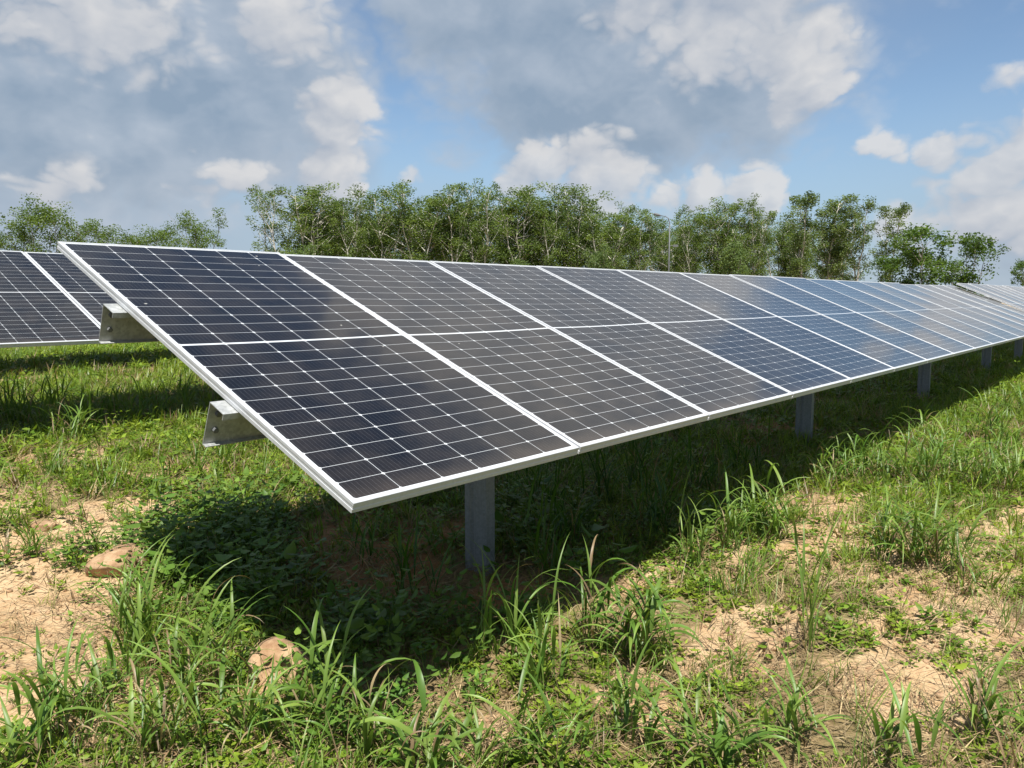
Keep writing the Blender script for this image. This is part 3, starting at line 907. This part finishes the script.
b = bare_amount(P[:, 0], P[:, 1]); cl = fbm(P[:, 0]*.7+3, P[:, 1]*.7, 35, 4)
k = rng.random(len(P)) < (1-b*.85)*(.35+.65*sstep(.3, .55, cl)); P = P[k]; n = len(P)
dry = (rng.random((n, 1)) < .10)
sc.put(rng, tuft_far, ground_at(P), rng.uniform(.5, 1.25, n)*(P[:, 2]/7)**.30, np.where(dry, mixcol(rng, n, STRAW1, STRAW2), mixcol(rng, n, G1, G2)))
# taller thin grass in loose stands
thin = [t_tuft(110+i, 8, .30, .0065, 6, .45) for i in range(8)]
P = sample(rng, 34, 4, 1.1, 22)
b = bare_amount(P[:, 0], P[:, 1]); cl = fbm(P[:, 0]*1.4+17, P[:, 1]*1.4, 133, 3); so = patch(P[:, 0], P[:, 1], SOIL, 6)
k = rng.random(len(P)) < np.clip(1-b*.8, .08, 1)*sstep(.40, .60, cl)*(1-.7*so)*(.35+.65*(1-shade_zone(P[:, 0], P[:, 1])))
P = P[k]; n = len(P)
dry = (rng.random((n, 1)) < .22)
sc.put(rng, thin, ground_at(P), rng.uniform(.5, 1.15, n), np.where(dry, mixcol(rng, n, STRAW1, STRAW2), mixcol(rng, n, (.095, .19, .025), (.225, .31, .055))))
sc.build('short_grass', M_GRASS, 'short mixed green grass growing between and under the tables', 'grass')

# dry straw and twigs
sc = Scatter()
st = [t_straw(90+i, 7, .10) for i in range(6)]
P = sample(rng, 420, 3, 1.8, 12)
b = bare_amount(P[:, 0], P[:, 1]); cl = fbm(P[:, 0]*1.6, P[:, 1]*1.6, 55, 4)
k = rng.random(len(P)) < (.25+.75*sstep(.35, .65, cl))*(1-.25*b); P = P[k]; n = len(P)
sc.put(rng, st, ground_at(P), rng.uniform(.5, 1.4, n)*(1+.06*P[:, 2]), mixcol(rng, n, STRAW1, STRAW2, .3), tilt=.05)
sc.build('dry_litter', M_LITTER, 'dead straw and dry leaf litter lying on the soil', 'litter')

# pebbles and crumbs of soil
m_, t_, p_, _o = material('sandy_clod')
o_ = t_.new('ShaderNodeTexCoord').outputs['Object']
t_.link(t_.mix(t_.smooth(t_.noise(o_, 14, 6, .65), .3, .7), (.25, .14, .07), (.46, .31, .18)), p_.inputs['Base Color']); p_.inputs['Roughness'].default_value = .95
b_ = t_.new('ShaderNodeBump'); b_.inputs['Strength'].default_value = .4; b_.inputs['Distance'].default_value = .02
t_.link(t_.noise(o_, 30, 6, .7), b_.inputs['Height']); t_.link(b_.outputs[0], p_.inputs['Normal'])
M_CLOD = m_
def lump(seed, sx, sy, sz, rough=.25, nu=20, nv=14, f=3.0):
    V = []
    for j in range(nv+1):
        ph = math.pi*j/nv
        for i in range(nu):
            th = 2*math.pi*i/nu
            V.append((math.sin(ph)*math.cos(th), math.sin(ph)*math.sin(th), math.cos(ph)))
    V = np.array(V); F = [(j*nu+i, (j+1)*nu+i, (j+1)*nu+(i+1) % nu, j*nu+(i+1) % nu) for j in range(nv) for i in range(nu)]
    nz = (fbm(V[:, 0]*f+V[:, 2]*2.1+9, V[:, 1]*f-V[:, 2]*1.7+9, seed, 4)-.5)*2
    rl = np.random.default_rng(seed)
    for k in range(16):
        d = rl.normal(size=3); d /= np.linalg.norm(d)
        V = V - d*np.maximum(0, V@d - rl.uniform(.55, .92))[:, None]
    V = V*(1+rough*.5*nz)[:, None]*np.array([sx, sy, sz])*1.15
    return V, np.array(F)
sc = Scatter()
peb = []
for i in range(4):
    t = Tmpl(); V, F = lump(300+i, .012, .009, .007, .3, 7, 5); t.add(V, F, 1.0); peb.append(t.done())
P = sample(rng, 260, 3, 2, 6)
b = bare_amount(P[:, 0], P[:, 1]); k = rng.random(len(P)) < sstep(.05, .5, b); P = P[k]; n = len(P)
sc.put(rng, peb, ground_at(P)+np.array([0, 0, .004]), rng.uniform(.25, 1.5, n)**1.6, np.ones((n, 3)))
o = sc.build('soil_crumbs', M_CLOD, 'small pebbles and crumbs of sandy soil on the bare patches', 'pebbles')

# larger clods of soil
def clod(x, y, sx, sy, sz, rot, seed, label, sink=.35):
    V, F = lump(seed, sx, sy, sz)
    o = link('soil_clod', quads_mesh('soil_clod', V, F, M_CLOD), loc=(x, y, float(height(x, y))+sz*(1-2*sink)*.6)); o.rotation_euler = (0, 0, rot)
    tag(o, label, 'soil clod', 'clods of dug soil'); return o
clod(0.38, 2.53, 0.200, 0.130, 0.100, 0.5, 401, 'flat topped tan clod of soil on the sandy patch beside the leafy undergrowth', 0.40)
clod(0.29, 0.88, 0.150, 0.120, 0.100, 1.2, 402, 'brown clod of soil at the edge of the shade between tall grass blades', 0.45)
clod(0.04, 1.58, 0.050, 0.040, 0.030, 0.2, 403, 'small clod on the sand behind the spiky grass', 0.35)
clod(2.59, 0.22, 0.070, 0.050, 0.035, 0.9, 404, 'orange brown clod at the edge of the panel shadow', 0.35)
clod(1.72, -0.63, 0.060, 0.050, 0.030, 2.1, 405, 'low sandy clod on the bare ground in the right foreground', 0.35)
clod(0.29, 3.38, 0.090, 0.070, 0.035, 0.1, 406, 'low sandy clod near the small sprouts at the far side of the sand', 0.35)

# big tufts of broad-bladed grass
def clump(x, y, n, ln, wd, label, seed, spread=.05, up=.75, dry=.16, bend=(.5, 1.9), col=((.09, .19, .025), (.22, .315, .06))):
    rg = np.random.default_rng(seed); V, F, C = [], [], []; c = 0
    def put(bv, bf, f, isdry, lo=.72):
        nonlocal c
        cc_ = (mixcol(rg, 1, STRAW1, STRAW2) if isdry else mixcol(rg, 1, *col))[0]
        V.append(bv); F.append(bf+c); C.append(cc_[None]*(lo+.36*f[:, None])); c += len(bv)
    done = 0
    while done < n:
        a = rg.uniform(0, 6.28); r = spread*1.3*math.sqrt(rg.random()); base = np.array([r*math.cos(a), r*math.sin(a), -.01])
        h = ln*rg.uniform(.12, .62); la = rg.uniform(0, 6.28); le = rg.uniform(.02, up*.6)
        sv, sf, f = blade(rg, h, .0045, la, le, rg.uniform(0, .3), 5, 3, .2)
        dead = rg.random() < dry*.6
        put(sv+base, sf, f, dead or rg.random() < .25, .6)
        ax = sv.reshape(-1, 3, 3)[:, 1]                                    # the stem's middle line carries the leaves
        m = int(rg.integers(2, 6))
        for q in range(m):
            t_ = ((q+rg.uniform(.2, 1))/m)*5
            p0 = np.array([np.interp(t_, range(6), ax[:, i]) for i in range(3)])
            isdry = dead or rg.random() < dry*(1.6 if q == 0 else .6)
            l = ln*rg.uniform(.32, .80)*(.7 if isdry else 1)
            bv, bf, f = blade(rg, l, wd*rg.uniform(.5, 1.1)*(.6 if isdry else 1), la+q*2.6+rg.uniform(-.7, .7), rg.uniform(.08, up), (.35+rg.uniform(*bend)*1.1)*(1.2 if isdry else 1), 10, 3, rg.uniform(-1.3, 1.3))
            put(bv+base+p0, bf, f, isdry); done += 1
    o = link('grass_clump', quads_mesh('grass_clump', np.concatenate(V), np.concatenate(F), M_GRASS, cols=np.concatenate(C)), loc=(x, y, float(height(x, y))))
    tag(o, label, 'grass clump', 'tall grass clumps'); return o
clump(3.09, -0.91, 124, 0.58, 0.0180, 'big arching grass clump alone on sand in the right foreground', 501, spread=0.09)
clump(3.06, -0.74, 52, 0.48, 0.0162, 'smaller left half of the arching clump on sand', 502, spread=0.06)
clump(3.08, -0.03, 110, 0.53, 0.0198, 'bright grass clump at the tip of the panel shadow', 503, spread=0.1)
clump(2.75, 0.05, 48, 0.48, 0.0180, 'upright grass clump half in the panel shadow left of the bright one', 504, spread=0.05, up=0.45)
clump(2.39, 0.11, 28, 0.54, 0.0162, 'thin upright clump at the shadow edge with a bare clod beside it', 505, spread=0.04, up=0.4, bend=(0.3, 1.2))
clump(1.31, -0.22, 80, 0.53, 0.0252, 'broad bladed clump with drooping curled leaves in the centre foreground', 506, spread=0.05, bend=(1.0, 2.6))
clump(1.30, 0.03, 32, 0.58, 0.0216, 'few tall blades rising just left of the drooping clump', 507, spread=0.05, up=0.5)
clump(0.84, -0.09, 28, 0.54, 0.0198, 'loose clump of long blades right of the dark undergrowth', 508, spread=0.05, up=0.5, bend=(0.3, 1.4))
clump(0.97, 0.26, 24, 0.64, 0.0180, 'tall thin blades in front of the nearest post', 509, spread=0.06, up=0.35, bend=(0.2, 1.0))
clump(0.17, -0.09, 32, 0.42, 0.0252, 'bent broad blades at the bottom middle edge', 510, spread=0.05, bend=(0.8, 2.2))
clump(0.33, -0.16, 20, 0.38, 0.0216, 'sparse blades beside the bent ones at the bottom middle', 511, spread=0.05, bend=(0.6, 2.0))
clump(-0.02, 1.36, 52, 0.58, 0.0180, 'spiky clump of tall blades on the left, between sand and shade', 512, spread=0.08, up=0.5, bend=(0.2, 1.2))
clump(-0.05, 0.93, 92, 0.54, 0.0180, 'dense grass clump with dry stalks left of the brown clod', 513, spread=0.09, up=0.8, dry=0.3)
clump(-0.08, 0.49, 48, 0.48, 0.0198, 'long arching blades in front of the brown clod', 514, spread=0.07, bend=(0.6, 2.0))
clump(0.11, 0.41, 44, 0.48, 0.0198, 'grass clump straddling the sun and shade by the brown clod', 515, spread=0.06, bend=(0.5, 1.8))
clump(-0.31, 1.13, 40, 0.38, 0.0180, 'low spreading clump with flat blades near the left foreground sand', 516, spread=0.07, up=1.1)
clump(-0.63, 0.89, 18, 0.42, 0.0252, 'wide single blades at the bottom left corner', 517, spread=0.05, up=0.8, bend=(0.3, 1.2))
clump(0.08, 2.98, 24, 0.38, 0.0162, 'small dull sprouts of grass standing in the left sand', 518, spread=0.04, up=0.7)
clump(0.33, 2.81, 18, 0.35, 0.0144, 'thin sprouts on sand just left of the undergrowth', 519, spread=0.03, up=0.5)
clump(0.78, -0.81, 44, 0.48, 0.0216, 'long dark blades fanning out at the bottom edge right of centre', 520, spread=0.05, up=1.2, bend=(0.4, 1.4))
clump(1.07, -0.98, 32, 0.42, 0.0198, 'blue green leaves at the bottom edge of the right foreground', 521, spread=0.05, up=1.1, bend=(0.4, 1.4))
clump(1.72, -0.78, 16, 0.70, 0.0144, 'single tall stalk with a few narrow leaves on the right sand', 522, spread=0.02, up=0.25, bend=(0.1, 0.8))
clump(1.16, -1.21, 28, 0.42, 0.0198, 'flat lying blades at the bottom right, pointing away from the panels', 523, spread=0.05, up=1.3, bend=(0.2, 0.9))
clump(1.49, -1.46, 28, 0.45, 0.0198, 'tall blades rising at the bottom right corner', 524, spread=0.05, up=0.7)
clump(2.86, -1.12, 20, 0.38, 0.0162, 'sparse low blades beyond the sand of the right foreground', 525, spread=0.05)
clump(-0.50, 0.99, 60, 0.48, 0.0198, 'dense bright clump of blades right of the wide single ones at the bottom left', 526, spread=0.09)
clump(-0.29, 0.64, 68, 0.48, 0.0180, 'bright tangle of blades at the bottom edge below the spiky left clump', 527, spread=0.1)
clump(0.14, 0.18, 44, 0.45, 0.0198, 'shaggy clump left of the bent broad blades at the bottom', 528, spread=0.08)
clump(0.49, -0.33, 40, 0.42, 0.0180, 'short leafy clump at the bottom edge below the drooping clump', 529, spread=0.08)
clump(0.76, -0.51, 36, 0.38, 0.0180, 'small fresh clump beside the little bare patch in the centre foreground', 530, spread=0.07)
clump(4.76, 0.11, 80, 0.54, 0.0180, 'first tuft of the bright grass band, touching the panel shadow', 531, spread=0.14, bend=(0.5, 1.8))
clump(5.14, -0.03, 88, 0.54, 0.0180, 'second tuft of the bright grass band along the shadow', 532, spread=0.14, bend=(0.5, 1.8))
clump(5.26, -0.27, 100, 0.54, 0.0180, 'tuft with pale bent tips in the middle of the bright grass band', 533, spread=0.14, bend=(0.5, 1.8))
clump(5.77, -0.45, 92, 0.54, 0.0180, 'tuft behind the middle of the bright grass band', 534, spread=0.14, bend=(0.5, 1.8))
clump(5.52, -0.79, 100, 0.54, 0.0180, 'full tuft at the right end of the bright grass band', 535, spread=0.14, bend=(0.5, 1.8))
clump(6.49, -0.83, 80, 0.58, 0.0180, 'tuft of the bright grass band cut by the right picture edge', 536, spread=0.14, bend=(0.5, 1.8))
clump(6.72, -0.09, 72, 0.58, 0.0180, 'smaller tuft higher up the bright grass band', 537, spread=0.14, bend=(0.5, 1.8))
clump(8.00, -0.38, 72, 0.61, 0.0180, 'far tuft of the bright grass band near the fourth post', 538, spread=0.14, bend=(0.5, 1.8))
clump(10.28, -0.33, 68, 0.64, 0.0180, 'farthest tuft of the bright grass band below the table edge', 539, spread=0.14, bend=(0.5, 1.8))
clump(1.23, 6.88, 88, 0.67, 0.0198, 'tall tuft at the left picture edge in front of the rear shadow', 540, spread=0.15, up=0.6, bend=(0.3, 1.5))
clump(1.37, 6.30, 88, 0.64, 0.0198, 'leafy tuft second from the left edge before the rear shadow', 541, spread=0.15, up=0.6, bend=(0.3, 1.5))
clump(1.74, 6.20, 80, 0.61, 0.0198, 'tuft in the middle of the row before the rear shadow', 542, spread=0.15, up=0.6, bend=(0.3, 1.5))
clump(2.13, 6.09, 72, 0.58, 0.0198, 'tuft right of the middle before the rear shadow', 543, spread=0.15, up=0.6, bend=(0.3, 1.5))
clump(2.59, 6.22, 68, 0.61, 0.0198, 'tuft just left of the lower purlin end', 544, spread=0.15, up=0.6, bend=(0.3, 1.5))
clump(1.28, 5.49, 60, 0.54, 0.0198, 'low tuft in front of the row before the rear shadow', 545, spread=0.15, up=0.6, bend=(0.3, 1.5))
clump(2.15, 4.26, 60, 0.54, 0.0198, 'tuft under the low purlin end', 546, spread=0.15, up=0.6, bend=(0.3, 1.5))
clump(1.67, 3.90, 52, 0.48, 0.0198, 'low bright tuft left of the near panel corner', 547, spread=0.15, up=0.6, bend=(0.3, 1.5))
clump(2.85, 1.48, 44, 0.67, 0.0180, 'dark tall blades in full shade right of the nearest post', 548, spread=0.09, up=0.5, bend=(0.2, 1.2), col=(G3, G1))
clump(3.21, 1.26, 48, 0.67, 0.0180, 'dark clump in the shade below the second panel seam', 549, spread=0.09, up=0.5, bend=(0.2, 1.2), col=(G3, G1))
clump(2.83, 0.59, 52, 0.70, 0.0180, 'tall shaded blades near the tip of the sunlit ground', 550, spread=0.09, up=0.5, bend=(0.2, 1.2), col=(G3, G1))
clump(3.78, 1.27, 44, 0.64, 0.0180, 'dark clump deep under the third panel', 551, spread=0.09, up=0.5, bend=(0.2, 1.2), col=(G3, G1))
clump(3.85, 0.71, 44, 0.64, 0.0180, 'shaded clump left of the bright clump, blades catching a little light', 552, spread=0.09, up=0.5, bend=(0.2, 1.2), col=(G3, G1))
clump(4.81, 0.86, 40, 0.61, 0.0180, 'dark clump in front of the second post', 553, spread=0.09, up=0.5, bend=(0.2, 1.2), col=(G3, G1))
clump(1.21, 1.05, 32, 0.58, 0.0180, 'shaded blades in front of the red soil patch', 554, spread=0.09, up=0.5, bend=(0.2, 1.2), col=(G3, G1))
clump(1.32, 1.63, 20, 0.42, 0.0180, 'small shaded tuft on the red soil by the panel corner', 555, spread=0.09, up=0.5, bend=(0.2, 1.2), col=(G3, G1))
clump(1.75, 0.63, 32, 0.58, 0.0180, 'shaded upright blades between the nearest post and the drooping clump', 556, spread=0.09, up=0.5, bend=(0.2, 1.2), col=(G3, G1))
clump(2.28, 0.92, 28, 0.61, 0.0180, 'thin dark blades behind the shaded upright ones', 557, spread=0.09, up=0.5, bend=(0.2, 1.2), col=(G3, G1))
